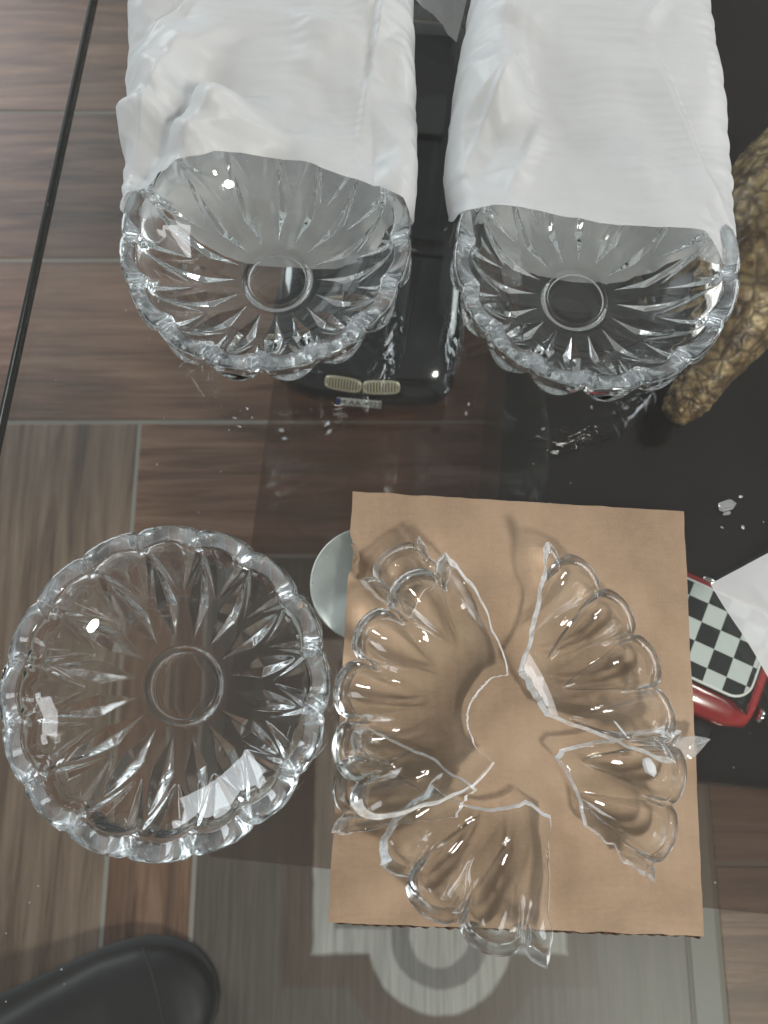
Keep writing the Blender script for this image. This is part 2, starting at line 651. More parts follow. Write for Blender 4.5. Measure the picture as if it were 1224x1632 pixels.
def to_table(p):
    """world point -> table-local"""
    return Matrix.Rotation(-TROT, 3, 'Z') @ (Vector(p) - Vector((eo.x, eo.y, 0)))


SZ = 0.20
c0 = to_table(P(345, 1367, SZ))
c1 = to_table(P(417, 662, SZ))
sx = (c0.x + c1.x) / 2
bm_obj('lower_shelf', box_bm(sx, 1.2, c0.y, 0.95, SZ - 0.006, SZ, 0.0008, 1), M_SMOKE, table)
b0 = to_table(P(800, 720, SZ))
b1 = to_table(P(1165, 1256, SZ))
bm_obj('pedestal', box_bm(b0.x, 1.15, b1.y, 0.92, 0.001, SZ - 0.0065, 0.003, 2), M_BLACK, table)


def lathe(profile, n=64, name='lathe', mat=None, smooth=True):
    verts, faces = [], []
    for r, z in profile:
        for k in range(n):
            a = 2 * PI * k / n
            verts.append((r * math.cos(a), r * math.sin(a), z))
    m = len(profile)
    faces = grid_faces(m, n, True)
    faces.append(tuple(range(n))[::-1])
    faces.append(tuple((m - 1) * n + k for k in range(n)))
    return mesh_from(name, verts, faces, [mat] if mat else None, smooth)


dp = to_table(P(586, 930, TT - TH))
prof = [(0.002, -0.008), (0.0385, -0.008), (0.0395, -0.007)]
prof += [(0.0395, -0.0012), (0.0388, -0.0006)]
# fine turned rings on the face
rr = 0.0385
rings = []
k = 0
while rr > 0.0012:
    rings.append((rr, -0.0005 - (0.00010 if k % 2 else 0.0)))
    rr -= 0.0006
    k += 1
disc_me = lathe(prof + rings, 96, 'steel_disc', M_STEEL, True)
obj('steel_disc', disc_me, table, (dp.x, dp.y, TT - TH))
obj('table_leg', lathe([(0.019, SZ + 0.0005), (0.019, TT - TH - 0.0085)], 32, 'table_leg', M_CHROME), table, (dp.x, dp.y, 0))

# ------------------------------------------------------------------ crystal bowl geometry
NL = 16
LA = 2 * PI / NL


def smooth01(x):
    x = np.clip(x, 0, 1)
    return x * x * (3 - 2 * x)


def prof_out(v):
    q = np.maximum(1 - v, 1e-4)
    r = 0.0250 + 0.0660 * (1 - np.power(q, 1.4))
    z = 0.0030 + 0.0425 * np.power(v, 1.7)
    dr = 0.0660 * 1.4 * np.power(q, 0.4)
    dz = 0.0425 * 1.7 * np.power(np.maximum(v, 1e-4), 0.7)
    l = np.sqrt(dr * dr + dz * dz)
    return r, z, dz / l, -dr / l          # outward normal (nr, nz)


LOBE = [1.0]
FOLLOW = [0.2]
V0 = [0.66]
DROP = [0.85]
LEAF = [1.05]


def lobe_h(u, v):
    x = np.abs(((u / LA + 0.5) % 1.0) - 0.5) * 2.0        # 0 lobe centre, 1 notch
    # petal lobes near the rim
    t = np.clip((v - V0[0]) / (1 - V0[0]), 0, 1)
    xl = np.sqrt(np.maximum(t, 1e-6))
    amp = 0.0088 * np.power(t, 0.7)
    drop = 1.0 - DROP[0] * smooth01((v - 0.86) / 0.14)
    inside = np.clip(1 - (x / np.maximum(xl, 1e-3)) ** 2, 0, 1)
    h = amp * drop * np.power(inside, 0.8)
    return LOBE[0] * (h - 0.0012 * smooth01(t) * np.clip((x - 0.82) / 0.18, 0, 1))


def relief(u, v):
    x = np.abs(((u / LA + 0.5) % 1.0) - 0.5) * 2.0
    h = lobe_h(u, v)
    r_, _, _, _ = prof_out(v)
    hs = r_ * PI / NL                                  # half the spacing of two petals, in metres
    # leaf-shaped prisms between the petals, running down to the base: plane steep facets
    y = 1 - x
    vd = np.clip((v - 0.03) / 0.60, 0, 1)
    yd = 0.68 * np.power(np.clip(np.minimum(vd / 0.42, (1 - vd) / 0.58), 0, 1), 0.85)
    h = h + LEAF[0] * hs * np.clip(yd - y, 0, 1)
    # zigzag cut from every notch down to the middle of the petal
    tz = np.clip((v - 0.36) / 0.52, 0, 1)
    xz = np.power(tz, 0.75)
    wz = 0.0040 * np.power(np.clip(np.minimum(tz / 0.70, (1.02 - tz) / 0.25), 0, 1), 0.8) * (v > 0.36) * (v < 0.90)
    dz_ = np.abs(x - xz) * hs * 0.80
    h = h - LEAF[0] * 0.85 * np.clip(wz - dz_, 0, 1)
    return h


def outer_pt(u, v):
    r, z, nr, nz = prof_out(v)
    h = relief(u, v)
    R_ = r + nr * h
    Z_ = z + nz * h * 0.55
    return R_ * np.cos(u), R_ * np.sin(u), Z_


THK = 0.0052


def inner_pt(u, v):
    r, z, nr, nz = prof_out(v)
    x = np.abs(((u / LA + 0.5) % 1.0) - 0.5) * 2.0
    sc = 0.0034 * (0.45 - x ** 1.6) * smooth01((v - 0.55) / 0.45)
    tk = THK + RIMT[0] * smooth01((v - 0.72) / 0.28)
    lh = lobe_h(u, v) * FOLLOW[0]
    R_ = r - nr * (tk - lh) + sc
    Z_ = z - nz * (tk - 0.5 * lh)
    Z_ = Z_ - smooth01((v - 0.9) / 0.1) * (Z_ - 0.0478) * 0.98
    return R_ * np.cos(u), R_ * np.sin(u), Z_


RIMT = [0.0058]
RIMN = 12


def rim_pts(po, pi_):
    """rounded band from the outer edge to the inner edge"""
    rows_ = []
    po, pi_ = np.array(po), np.array(pi_)
    ztop = 0.0492
    for k in range(1, RIMN + 1):
        t = k / (RIMN + 1)
        w = smooth01(np.float64(t))
        w = 0.5 * t + 0.5 * w
        p = po * (1 - w) + pi_ * w
        cap = np.power(np.sin(PI * t), 0.22)
        base = po[2] * (1 - t) + pi_[2] * t
        p[2] = base + (ztop - base) * cap
        rows_.append(p)
    return rows_


def build_bowl():
    nc = NL * 40
    u = np.arange(nc) * 2 * PI / nc
    R = []

    def ring(r, z):
        R.append(np.array([r * np.cos(u), r * np.sin(u), np.full(nc, z)]))
    for r, z in ((0.0004, 0.0013), (0.008, 0.0013), (0.014, 0.0013), (0.0192, 0.0013), (0.0198, 0.0010),
                 (0.0203, 0.0003), (0.0210, 0.0), (0.0220, 0.0), (0.0228, 0.0006), (0.0240, 0.0018)):
        ring(r, z)
    vs_ = np.linspace(0, 1, 150)
    for v in vs_:
        R.append(np.array(outer_pt(u, np.full(nc, v))))
    po = R[-1]
    vi = np.linspace(1, 0.0, 52)
    pin = np.array(inner_pt(u, np.full(nc, 1.0)))
    R.extend(rim_pts(po, pin))
    for v in vi:
        R.append(np.array(inner_pt(u, np.full(nc, v))))
    zi = R[-1][2][0]
    ri = math.hypot(R[-1][0][0], R[-1][1][0])
    for r, z in ((ri - 0.002, zi - 0.0003), (0.0225, zi - 0.0005), (0.0216, zi - 0.0006), (0.0212, zi - 0.0008),
                 (0.0208, zi - 0.0009), (0.0200, zi - 0.0009), (0.012, zi - 0.0009), (0.0004, zi - 0.0009)):
        ring(r, z)
    V = np.concatenate([r.T for r in R])
    nr = len(R)
    faces = grid_faces(nr, nc, True)
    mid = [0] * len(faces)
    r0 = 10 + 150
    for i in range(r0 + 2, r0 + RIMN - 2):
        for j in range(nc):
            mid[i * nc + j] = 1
    faces.append(tuple(range(nc))[::-1])
    faces.append(tuple((nr - 1) * nc + k for k in range(nc)))
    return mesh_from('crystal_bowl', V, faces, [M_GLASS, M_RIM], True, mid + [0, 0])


bowl_me = build_bowl()


def place_bowl(px, py, z, rz, label, group, sc):
    p = P(px, py, z + 0.002)
    o = obj('glass_bowl', bowl_me, None, (p.x, p.y, z), rz)
    o.scale = sc
    tag(o, label, 'bowl', group)
    return o


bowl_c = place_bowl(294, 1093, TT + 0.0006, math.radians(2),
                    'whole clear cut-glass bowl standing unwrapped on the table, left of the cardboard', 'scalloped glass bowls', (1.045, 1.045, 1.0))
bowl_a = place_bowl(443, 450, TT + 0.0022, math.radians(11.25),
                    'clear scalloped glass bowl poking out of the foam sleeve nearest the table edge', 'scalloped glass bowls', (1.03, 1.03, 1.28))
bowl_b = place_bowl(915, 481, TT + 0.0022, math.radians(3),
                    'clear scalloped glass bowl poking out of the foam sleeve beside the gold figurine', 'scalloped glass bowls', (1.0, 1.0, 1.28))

# ------------------------------------------------------------------ foam sleeves


def crumple(x, y, z, s, seed):
    p = Vector((x * s + seed, y * s - seed, z * s + 3.1 * seed))
    return 1.0 - 2.0 * abs(noise.noise(p))


_rf = random.Random(5)
FOLDS = [(_rf.uniform(0, PI), _rf.uniform(0.030, 0.085), _rf.uniform(0, 9)) for _ in range(7)]


def folds(x, y, seed):
    """sum of warped triangle waves: plane facets that meet in sharp creases"""
    w1 = noise.noise(Vector((x * 14 + seed, y * 14, 0.7)))
    w2 = noise.noise(Vector((x * 14, y * 14 + seed, 5.7)))
    t = 0.0
    for k, (a, lam, ph) in enumerate(FOLDS):
        q = ((x + 0.012 * w1) * math.cos(a + seed) + (y + 0.012 * w2) * math.sin(a + seed)) / lam + ph
        q = q - math.floor(q)
        msk = max(0.0, noise.noise(Vector((x * 16 + k * 3.1, y * 16 - k * 1.7, seed))) + 0.1)
        t += (1 - abs(2 * q - 1)) * lam * msk
    return t


def interp(poly, x):
    xs = [p[0] for p in poly]
    ys = [p[1] for p in poly]
    return float(np.interp(x, xs, ys))


def foam_sleeve(name, bowl, top_px, bot_px, w, rz, length, ztop, seed, label, taper, creases, rough):
    cx_, cy_ = bowl.location.x, bowl.location.y
    rot = Matrix.Rotation(-rz, 3, 'Z')

    def loc(px, z):
        q = P(px[0], px[1], z) - Vector((cx_, cy_, z))
        return rot @ q
    tp = sorted([(l.x, l.y) for l in (loc(p, TT + 0.068) for p in top_px)])
    bp = sorted([(l.x, l.y) for l in (loc(p, TT + 0.001) for p in bot_px)])
    nphi, ny = 300, 210
    verts = []
    for j in range(ny):
        for i in range(nphi):
            ph = 2 * PI * i / nphi
            cph, sph = math.cos(ph), math.sin(ph)
            ex = 0.50
            xx = math.copysign(abs(cph) ** ex, cph)
            zz = math.copysign(abs(sph) ** 0.62, sph)
            x = xx * w
            ft = interp(tp, x)
            fb = interp(bp, x)
            k = 0.5 + 0.5 * zz
            k = k * k * (3 - 2 * k)
            y0 = fb + (ft - fb) * k
            y0 += 0.0016 * noise.noise(Vector((x * 55 + seed, zz * 3, 1.7)))
            t = j / (ny - 1)
            y = y0 + (length - y0) * t
            # height and width along the sleeve
            zt = ztop(y)
            wf = taper(y)
            endf = smooth01(np.float64((length - y) / 0.07))
            zt = 0.006 + (zt - 0.006) * float(endf)
            X = xx * w * wf * (1 - 0.035 * math.exp(-((y - y0) / 0.022) ** 2))
            Zc = 0.0008 + (0.5 + 0.5 * zz) * zt
            # soft sag between rim and sleeve edge, wrinkles and folds
            n1 = noise.noise(Vector((X * 12 + seed, y * 12, seed * 2 + zz)))
            n2 = crumple(X, y, zz * 0.02, 26, seed)
            n3 = crumple(X * 0.6 + y * 0.5, y, zz * 0.02, 52, seed + 9)
            rib = math.sin((y + 0.02 * n1 + 0.10 * X * X / w) * 2 * PI / 0.0088)
            cz = rough(X, y)
            ribm = max(0.0, noise.noise(Vector((X * 9, y * 9, seed + 5))) + 0.22)
            dsp = 0.0030 * n1 + 0.0020 * n2 * cz + 0.0011 * n3 * cz + 0.00014 * rib * ribm + 0.26 * folds(X, y, seed) * cz
            for (ax_, ay_, bx_, by_, dep, wd) in creases:
                dx, dy = bx_ - ax_, by_ - ay_
                tt_ = ((X - ax_) * dx + (y - ay_) * dy) / (dx * dx + dy * dy)
                if -0.1 < tt_ < 1.1 and zz > 0:
                    tc_ = min(1, max(0, tt_))
                    side = ((X - ax_) * dy - (y - ay_) * dx) / math.hypot(dx, dy)
                    fall = max(0.0, 1 - abs(side) / (wd if side > 0 else wd * 0.3)) ** 1.4 * math.sin(PI * min(1, max(0, 0.08 + 0.84 * tc_)))
                    dsp += dep * fall
            top = max(0.0, zz)
            Zc += (dsp * (0.25 + 0.75 * top)) if zz > -0.2 else 0.2 * abs(dsp)
            side_push = abs(xx) ** 4
            X += math.copysign(1, xx) * side_push * (0.0011 * n2 + 0.0003 * math.sin(y * 470 + 5 * n1) + 0.0012 * n3 + 0.0014 * n1)
            verts.append((X, y, max(0.0006, Zc)))
    faces = grid_faces(ny, nphi, True)
    faces.append(tuple((ny - 1) * nphi + k for k in range(nphi)))
    me = mesh_from(name, verts, faces, [M_FOAM])
    o = obj(name, me, None, (cx_, cy_, TT + 0.0003), rz)
    tag(o, label, 'foam sleeve', 'foam packing sleeves')
    return o


def zt1(y):
    return 0.0670 + 0.022 * float(smooth01(np.float64((y - 0.06) / 0.14)))


def tp1(y):
    return 1.0 + 0.01 * float(smooth01(np.float64((y - 0.1) / 0.15)))


sl1 = foam_sleeve('foam_sleeve', bowl_a,
                  [(200, 345), (206, 338), (225, 322), (262, 306), (300, 301), (345, 292), (385, 274), (440, 270), (500, 278), (560, 294), (610, 306), (650, 322), (664, 345)],
                  [(210, 345), (245, 362), (300, 396), (360, 421), (440, 432), (540, 433), (600, 416), (650, 384)],
                  0.0985, math.radians(0.5), 0.36, zt1, 2.3,
                  'white foam sleeve with crumpled folds, on the bowl nearest the table edge', tp1,
                  [(-0.095, 0.115, -0.02, 0.175, 0.006, 0.022), (-0.088, 0.045, -0.055, 0.115, 0.007, 0.018),
                   (-0.06, 0.04, -0.02, 0.10, 0.006, 0.02), (-0.03, 0.05, 0.035, 0.065, 0.004, 0.012),
                   (0.06, 0.06, 0.085, 0.20, 0.005, 0.014), (-0.03, 0.16, 0.09, 0.12, 0.004, 0.02), (0.0, 0.20, 0.01, 0.27, 0.005, 0.012)],
                  lambda x, y: 0.55 + 1.4 * float(smooth01(np.float64((0.17 - y) / 0.10))) * float(smooth01(np.float64((0.02 - x) / 0.05))) + 0.8 * float(smooth01(np.float64((x - 0.05) / 0.03))))


def zt2(y):
    return 0.0670 + 0.018 * float(smooth01(np.float64((y - 0.06) / 0.12)))


def tp2(y):
    return 1.0 - 0.26 * float(smooth01(np.float64((y - 0.06) / 0.24)))


sl2 = foam_sleeve('foam_sleeve', bowl_b,
                  [(718, 352), (728, 338), (780, 336), (860, 347), (960, 358), (1060, 367), (1128, 371), (1150, 392), (1164, 420)],
                  [(725, 352), (765, 408), (830, 440), (900, 452), (970, 456), (1050, 450), (1130, 425), (1160, 412)],
                  0.0965, math.radians(-2.0), 0.31, zt2, 7.7,
                  'smooth white foam sleeve beside the gold figurine, with one long triangular fold', tp2,
                  [(0.035, 0.135, 0.082, 0.035, 0.007, 0.022), (-0.085, 0.06, -0.06, 0.12, 0.004, 0.014),
                   (-0.06, 0.035, -0.04, 0.085, 0.004, 0.012), (0.02, 0.15, 0.05, 0.19, 0.003, 0.012), (-0.09, 0.17, 0.02, 0.2, 0.004, 0.016)],
                  lambda x, y: 0.42 + 0.7 * float(smooth01(np.float64((-0.03 - x) / 0.04))))

# ------------------------------------------------------------------ loose foam sheets


def foam_sheet(name, pts_px, z, label, group, seed, n=60, curl=0.012):
    """four photo corners -> a softly curling sheet"""
    c = [P(a, b, z) for a, b in pts_px]
    cen = sum(c, Vector()) / 4
    vv = []
    for j in range(n):
        for i in range(n):
            s, t = i / (n - 1), j / (n - 1)
            p = (c[0] * (1 - s) + c[1] * s) * (1 - t) + (c[3] * (1 - s) + c[2] * s) * t
            nz = noise.noise(Vector((s * 2.2 + seed, t * 2.2, seed)))
            h = 0.003 + curl * (s * s) + 0.005 * (nz + 0.5) * min(1, 3 * s) + 0.0012 * crumple(s, t, 0, 4, seed)
            vv.append((p.x - cen.x, p.y - cen.y, h))
    me = mesh_from(name, vv, grid_faces(n, n), [M_FOAM])
    o = obj(name, me, None, (cen.x, cen.y, z))
    tag(o, label, 'foam sheet', group)
    return o


foam_sheet('foam_sheet', [(1128, 932), (1330, 1280), (1560, 1080), (1262, 860)], TT + 0.0006,
           'loose white foam sheet whose corner reaches in over the chequered toy car', None, 3.0)
foam_sheet('foam_sheet', [(727, 74), (660, 18), (640, -190), (790, -190)], TT + 0.0006,
           'folded grey-white foam flap lying between the two wrapped bowls', None, 5.5, curl=0.006)

# ------------------------------------------------------------------ cardboard
CT = 0.0042
ctop = TT + 0.0006 + CT
cc = [P(*p, ctop) for p in ((562, 783), (1090, 815), (1122, 1492), (523, 1470))]
ccen = sum(cc, Vector()) / 4
card = empty('cardboard_sheet', (ccen.x, ccen.y, TT + 0.0006), 0)
tag(card, 'brown corrugated cardboard sheet with a torn notch, lying under the broken glass', 'cardboard')


def card_outline(seed, amp):
    rnd = random.Random(seed)
    out = []
    seq = [cc[0], cc[1], cc[2], cc[3]]
    for i in range(4):
        a, b = seq[i], seq[(i + 1) % 4]
        d = b - a
        n = Vector((d.y, -d.x, 0)).normalized()
        steps = 46
        for k in range(steps):
            t = k / steps
            p = a + d * t
            q = noise.noise(Vector((seed + i * 7.3, t * 14, 0))) * amp + (rnd.random() - 0.5) * amp * 0.5
            if i == 2:
                q += 0.0006 * noise.noise(Vector((t * 30, 2, seed)))
            edge = min(t, 1 - t)
            p = p + n * q * min(1, edge * 20)
            if i == 3 and k > 0:      # left side, bottom -> top: torn bite
                for (tn, wn, dn) in ((0.850, 0.036, 0.0040), (0.812, 0.020, 0.0036)):
                    p = p + n * dn * max(0, 1 - abs(t - tn) / wn)
            out.append((p.x - ccen.x, p.y - ccen.y))
    return out


def slab(name, outline, z0, z1, mat, parent):
    n = len(outline)
    vv = [(x, y, z0) for x, y in outline] + [(x, y, z1) for x, y in outline]
    fs = [tuple(range(n))[::-1], tuple(range(n, 2 * n))]
    fs += [(i, (i + 1) % n, n + (i + 1) % n, n + i) for i in range(n)]
    bm_ = bmesh.new()
    bv = [bm_.verts.new(v) for v in vv]
    for f in fs:
        bm_.faces.new([bv[i] for i in f])
    return bm_obj(name, bm_, mat, parent)


slab('bottom_liner', card_outline(3, 0.0007), 0.0, 0.0006, M_CARD, card)
slab('top_liner', card_outline(11, 0.0006), CT - 0.0007, CT, M_CARD, card)
# corrugated core: flutes run from front to back
wv, wf_ = [], []
nx = 420
cl = [c - ccen for c in cc]
for i in range(nx):
    t = 0.022 + 0.970 * i / (nx - 1)
    z = CT / 2 + (CT / 2 - 0.0009) * math.sin(2 * PI * t * 0.2266 / 0.0072)
    back = cl[0].lerp(cl[1], t)
    front = cl[3].lerp(cl[2], t)
    d = (front - back).normalized()
    rag = 0.0015 + 0.0010 * noise.noise(Vector((t * 38, 3.3, 0)))
    for p in (back + d * 0.001, front + d * rag):
        wv.append((p.x, p.y, z))
for i in range(nx - 1):
    wf_.append((2 * i, 2 * i + 2, 2 * i + 3, 2 * i + 1))
# keep the core clear of the torn bite on the left side
obj('corrugated_core', mesh_from('corrugated_core', wv, wf_, [M_CORE]), card)
# torn flap standing up at the notch
fv = []
fn_, fm_ = 22, 7
for i in range(fn_):
    t = i / (fn_ - 1)
    py = 868 + 52 * t
    pxx = 566 + 6.5 * math.sin(PI * min(1, t * 1.15)) - 3.0 * (1 - t) + 1.3 * math.sin(t * 17)
    for j in range(fm_):
        s = j / (fm_ - 1)
        q = P(pxx - 5.0 + 8.0 * s + 1.2 * math.sin(t * 9) * s, py, ctop)
        up = CT * 0.2 + (0.0050 * math.sin(PI * (0.12 + 0.80 * t))) * (s ** 0.8) + 0.0030
        fv.append((q.x - ccen.x, q.y - ccen.y, up))
obj('torn_flap', mesh_from('torn_flap', fv, grid_faces(fn_, fm_), [M_CARD]), card)

# ------------------------------------------------------------------ broken bowl pieces
card_top = ctop


def fragment(lobes, u_pad, vmin_fn, slantL, slantR, seed, dir_deg, tilt, anchor_px, anchor, label, zbase=None, roll=0.0, nperlobe=30, name='bowl_fragment', lift=0.0005, scale=1.0):
    """sector of the bowl `lobes` petals wide, broken along ragged edges, set down convex side below"""
    half = lobes * LA / 2 + u_pad
    ncol = int(nperlobe * lobes) + 2
    nrow = 64
    s = np.linspace(0, 1, ncol)
    phase = 0.0 if (int(round(lobes)) % 2 == 1) else LA / 2
    rnd = np.random.RandomState(seed)

    def jag(x, f, ph):
        return np.array([noise.noise(Vector((float(a) * f, ph, seed * 1.3))) for a in np.atleast_1d(x)])
    vmin = np.array([vmin_fn(float(a)) for a in s]) + 0.018 * jag(s, 7, 0.3) + 0.005 * jag(s, 27, 4.3)
    vmin = np.clip(vmin, 0.0, 0.93)
    grid_u = np.zeros((nrow, ncol))
    grid_v = np.zeros((nrow, ncol))
    for i in range(nrow):
        t = i / (nrow - 1)
        v = vmin + (1 - vmin) * t
        vm = vmin.min() + (1 - vmin.min()) * t
        jl = 0.035 * jag([vm], 7, 11.1)[0] + 0.004 * jag([vm], 26, 3.1)[0]
        jr = 0.035 * jag([vm], 7, 21.7)[0] + 0.004 * jag([vm], 26, 8.1)[0]
        uL = -half + slantL * (1 - vm) + jl
        uR = half - slantR * (1 - vm) + jr
        grid_u[i] = uL + (uR - uL) * s + phase
        grid_v[i] = v
    rowsO = [np.array(outer_pt(grid_u[i], grid_v[i])) for i in range(nrow)]
    rowsI = [np.array(inner_pt(grid_u[i], grid_v[i])) for i in range(nrow)]
    rim_ = rim_pts(rowsO[-1], rowsI[-1])
    seq = rowsO + rim_ + rowsI[::-1]
    V = np.concatenate([r.T for r in seq])
    # undo the phase so the sector is centred on +x
    ca, sa = math.cos(-phase), math.sin(-phase)
    V = np.stack([V[:, 0] * ca - V[:, 1] * sa, V[:, 0] * sa + V[:, 1] * ca, V[:, 2]], 1)
    V = V * scale
    n = len(seq)
    faces = grid_faces(n, ncol)
    mid = [0] * len(faces)
    for j in range(ncol - 1):       # inner broken edge
        faces.append(((n - 1) * ncol + j, (n - 1) * ncol + j + 1, j + 1, j))
        mid.append(1)
    for col in (0, ncol - 1):       # side edges
        for i in range(nrow - 1):
            a, b = i * ncol + col, (i + 1) * ncol + col
            c_, d_ = (n - 1 - (i + 1)) * ncol + col, (n - 1 - i) * ncol + col
            f = (a, d_, c_, b) if col == 0 else (a, b, c_, d_)
            faces.append(f)
            mid.append(1)
        rimcap = [(nrow - 1 + k) * ncol + col for k in range(RIMN + 2)]
        faces.append(tuple(rimcap[::-1]) if col == 0 else tuple(rimcap))
        mid.append(1)
    # orientation
    M = (Matrix.Rotation(math.radians(dir_deg), 4, 'Z') @ Matrix.Rotation(math.radians(tilt), 4, 'Y')
         @ Matrix.Rotation(math.radians(roll), 4, 'X'))
    M3 = np.array(M.to_3x3())
    W_ = V @ M3.T
    zb = (zbase if zbase is not None else card_top) + lift
    dz = zb - W_[:, 2].min()
    aw = M3 @ np.array(anchor) + np.array([0, 0, dz])
    target = P(anchor_px[0], anchor_px[1], float(aw[2]))
    off = np.array([target.x - aw[0], target.y - aw[1], dz])
    cen = W_.mean(0) + off
    base = np.array([cen[0], cen[1], zb])
    W2 = W_ + off - base
    me = mesh_from(name, W2, faces, [M_PIECE, M_FRACT], True, mid)
    # flat shading on the broken faces, sharp border
    for p_ in me.polygons:
        if p_.material_index == 1:
            p_.use_smooth = False
    o = obj(name, me, None, tuple(base))
    tag(o, label, 'glass fragment', 'pieces of the broken bowl')
    return o


def lin(pts):
    xs = [p[0] for p in pts]
    ys = [p[1] for p in pts]
    return lambda a: float(np.interp(a, xs, ys))


LOBE[0] = 1.9
THK = 0.0060
RIMT[0] = 0.0022
FOLLOW[0] = 0.9
LEAF[0] = 0.16
V0[0] = 0.30
DROP[0] = 0.45
# large piece on the left with the curved base edge
fragment(4, 0.10, lin([(0, 0.02), (1, 0.02)]), -0.25, -0.60, 1, 159, 20, (818, 1148), (0, 0, 0.003),
         'largest broken bowl piece, four petals wide, on the left half of the cardboard', scale=1.03)
# tall piece at the right with a long straight break
fragment(4, 0.10, lin([(0, 0.10), (0.35, 0.03), (0.6, 0.03), (1, 0.05)]), 0.30, 0.45, 2, 27, 32, (840, 1100), (0.026, 0, 0.003),
         'broken bowl piece with four petals at the right, its straight break facing the largest piece', scale=0.98)
# two-petal piece at the lower right
fragment(2, 0.08, lin([(0, 0.45), (0.45, 0.24), (0.85, 0.10), (1, 0.14)]), 0.05, 0.1, 3, -15, 30, (888, 1214), (0.034, 0.006, 0.005),
         'two-petal broken bowl piece at the right edge of the cardboard', scale=0.99)
# piece hanging over the front edge
fragment(2, 0.14, lin([(0, 0.50), (0.35, 0.30), (0.7, 0.08), (1, 0.14)]), -0.25, -0.05, 4, -120, 26, (838, 1274), (0.034, 0.006, 0.005),
         'two-petal broken bowl piece jutting over the front edge of the cardboard', scale=1.08)
# narrow piece at the left edge
fragment(1, 0.14, lin([(0, 0.02), (1, 0.10)]), -0.08, 0.10, 5, 169, 30, (742, 1284), (0.029, 0, 0.004),
         'narrow one-petal glass splinter jutting over the left edge of the cardboard', scale=0.98)
# short petal at the upper left
fragment(1, 0.05, lin([(0, 0.66), (1, 0.55)]), 0.0, 0.0, 6, 128, 42, (678, 958), (0.07, 0, 0.02),
         'short single broken petal at the upper left of the cardboard')


def shard(name, px, py, z, dims, rz, seed, label, group, mat=None, n=12, tiltx=0.0):
    rnd = random.Random(seed)
    bm_ = bmesh.new()
    for k in range(n):
        a = 2 * PI * k / n + rnd.uniform(-0.25, 0.25)
        for lv in (0, 1):
            q = rnd.uniform(0.72, 1.0)
            bm_.verts.new((dims[0] / 2 * math.cos(a) * q, dims[1] / 2 * math.sin(a) * q, dims[2] * (lv * rnd.uniform(0.55, 1.0))))
    ret = bmesh.ops.convex_hull(bm_, input=bm_.verts[:])
    junk = [g for g in ret['geom_interior'] if isinstance(g, bmesh.types.BMVert)]
    if junk:
        bmesh.ops.delete(bm_, geom=junk, context='VERTS')
    bmesh.ops.rotate(bm_, verts=bm_.verts[:], cent=(0, 0, 0), matrix=Matrix.Rotation(tiltx, 3, 'X'))
    mz = min(v.co.z for v in bm_.verts)
    bmesh.ops.translate(bm_, verts=bm_.verts[:], vec=(0, 0, -mz))
    p = P(px, py, z)
    o = bm_obj(name, bm_, mat or M_SHARD, None, (p.x, p.y, z + 0.0004), rz)
    tag(o, label, 'glass shard', group)
    return o


gs = 'small shards of the broken bowl'
shard('glass_shard', 1156, 806, TT, (0.0150, 0.0085, 0.0045), math.radians(14), 21, 'largest loose glass shard on the dark table beyond the cardboard', gs, n=7)
shard('glass_shard', 1157, 819, TT, (0.0062, 0.0030, 0.002), math.radians(14), 22, 'thin sliver touching the largest loose shard beyond the cardboard', gs, n=6)
shard('glass_shard', 1179, 792, TT, (0.0030, 0.0024, 0.002), 0.4, 23, 'bright glass crumb just beyond the largest loose shard', gs, n=6)
shard('glass_shard', 1150, 841, TT, (0.0026, 0.0012, 0.001), -0.7, 24, 'tiny glass crumb on the near side of the largest loose shard', gs, n=6)
shard('glass_shard', 1183, 841, TT, (0.0034, 0.0022, 0.0016), -1.1, 25, 'oval glass crumb nearest the loose foam sheet', gs, n=6)


def leaf_shard():
    n, m_ = 26, 9
    vv = []
    for lv in (0, 1):
        for i in range(n):
            t = i / (n - 1)
            w = 0.0062 * math.sin(PI * t ** 0.85) ** 0.9 + 0.0002
            for j in range(m_):
                s = -1 + 2 * j / (m_ - 1)
                z = 0.004 * t + 0.0022 * (1 - abs(s)) + 0.001 * math.sin(9 * t + s * 2)
                vv.append(((t - 0.5) * 0.026, s * w, z + (0.0022 if lv else 0.0)))
    fs = []
    for lv in (0, 1):
        for f in grid_faces(n, m_):
            f = tuple(q + lv * n * m_ for q in f)
            fs.append(f if lv == 0 else f[::-1])
    o_ = n * m_
    for i in range(n - 1):
        for col in (0, m_ - 1):
            fs.append((i * m_ + col, (i + 1) * m_ + col, o_ + (i + 1) * m_ + col, o_ + i * m_ + col))
    for i in (0, n - 1):
        for j in range(m_ - 1):
            fs.append((i * m_ + j, i * m_ + j + 1, o_ + i * m_ + j + 1, o_ + i * m_ + j))
    bm_ = bmesh.new()
    bv = [bm_.verts.new(v) for v in vv]
    for f in fs:
        try:
            bm_.faces.new([bv[i] for i in f])
        except ValueError:
            pass
    p = P(1092, 1189, card_top + 0.006)
    o = bm_obj('glass_shard', bm_, M_SHARD, None, (p.x, p.y, card_top + 0.0075), math.radians(22))
    tag(o, 'leaf-shaped glass shard reaching past the right edge of the cardboard', 'glass shard', gs)


leaf_shard()
p0 = shard('glass_shard', 1033, 1222, card_top + 0.017, (0.013, 0.0075, 0.005), math.radians(-62), 31,
           'crumbled glass chunk perched between the two pieces at the right', gs, mat=M_FRACT, n=9)
p1 = shard('glass_shard', 987, 1160, card_top + 0.022, (0.0150, 0.0014, 0.0012), math.radians(-52), 32,
           'thin pale needle of glass lying across the right-hand pieces', gs, mat=M_FRACT, n=8)

# ------------------------------------------------------------------ toy cars


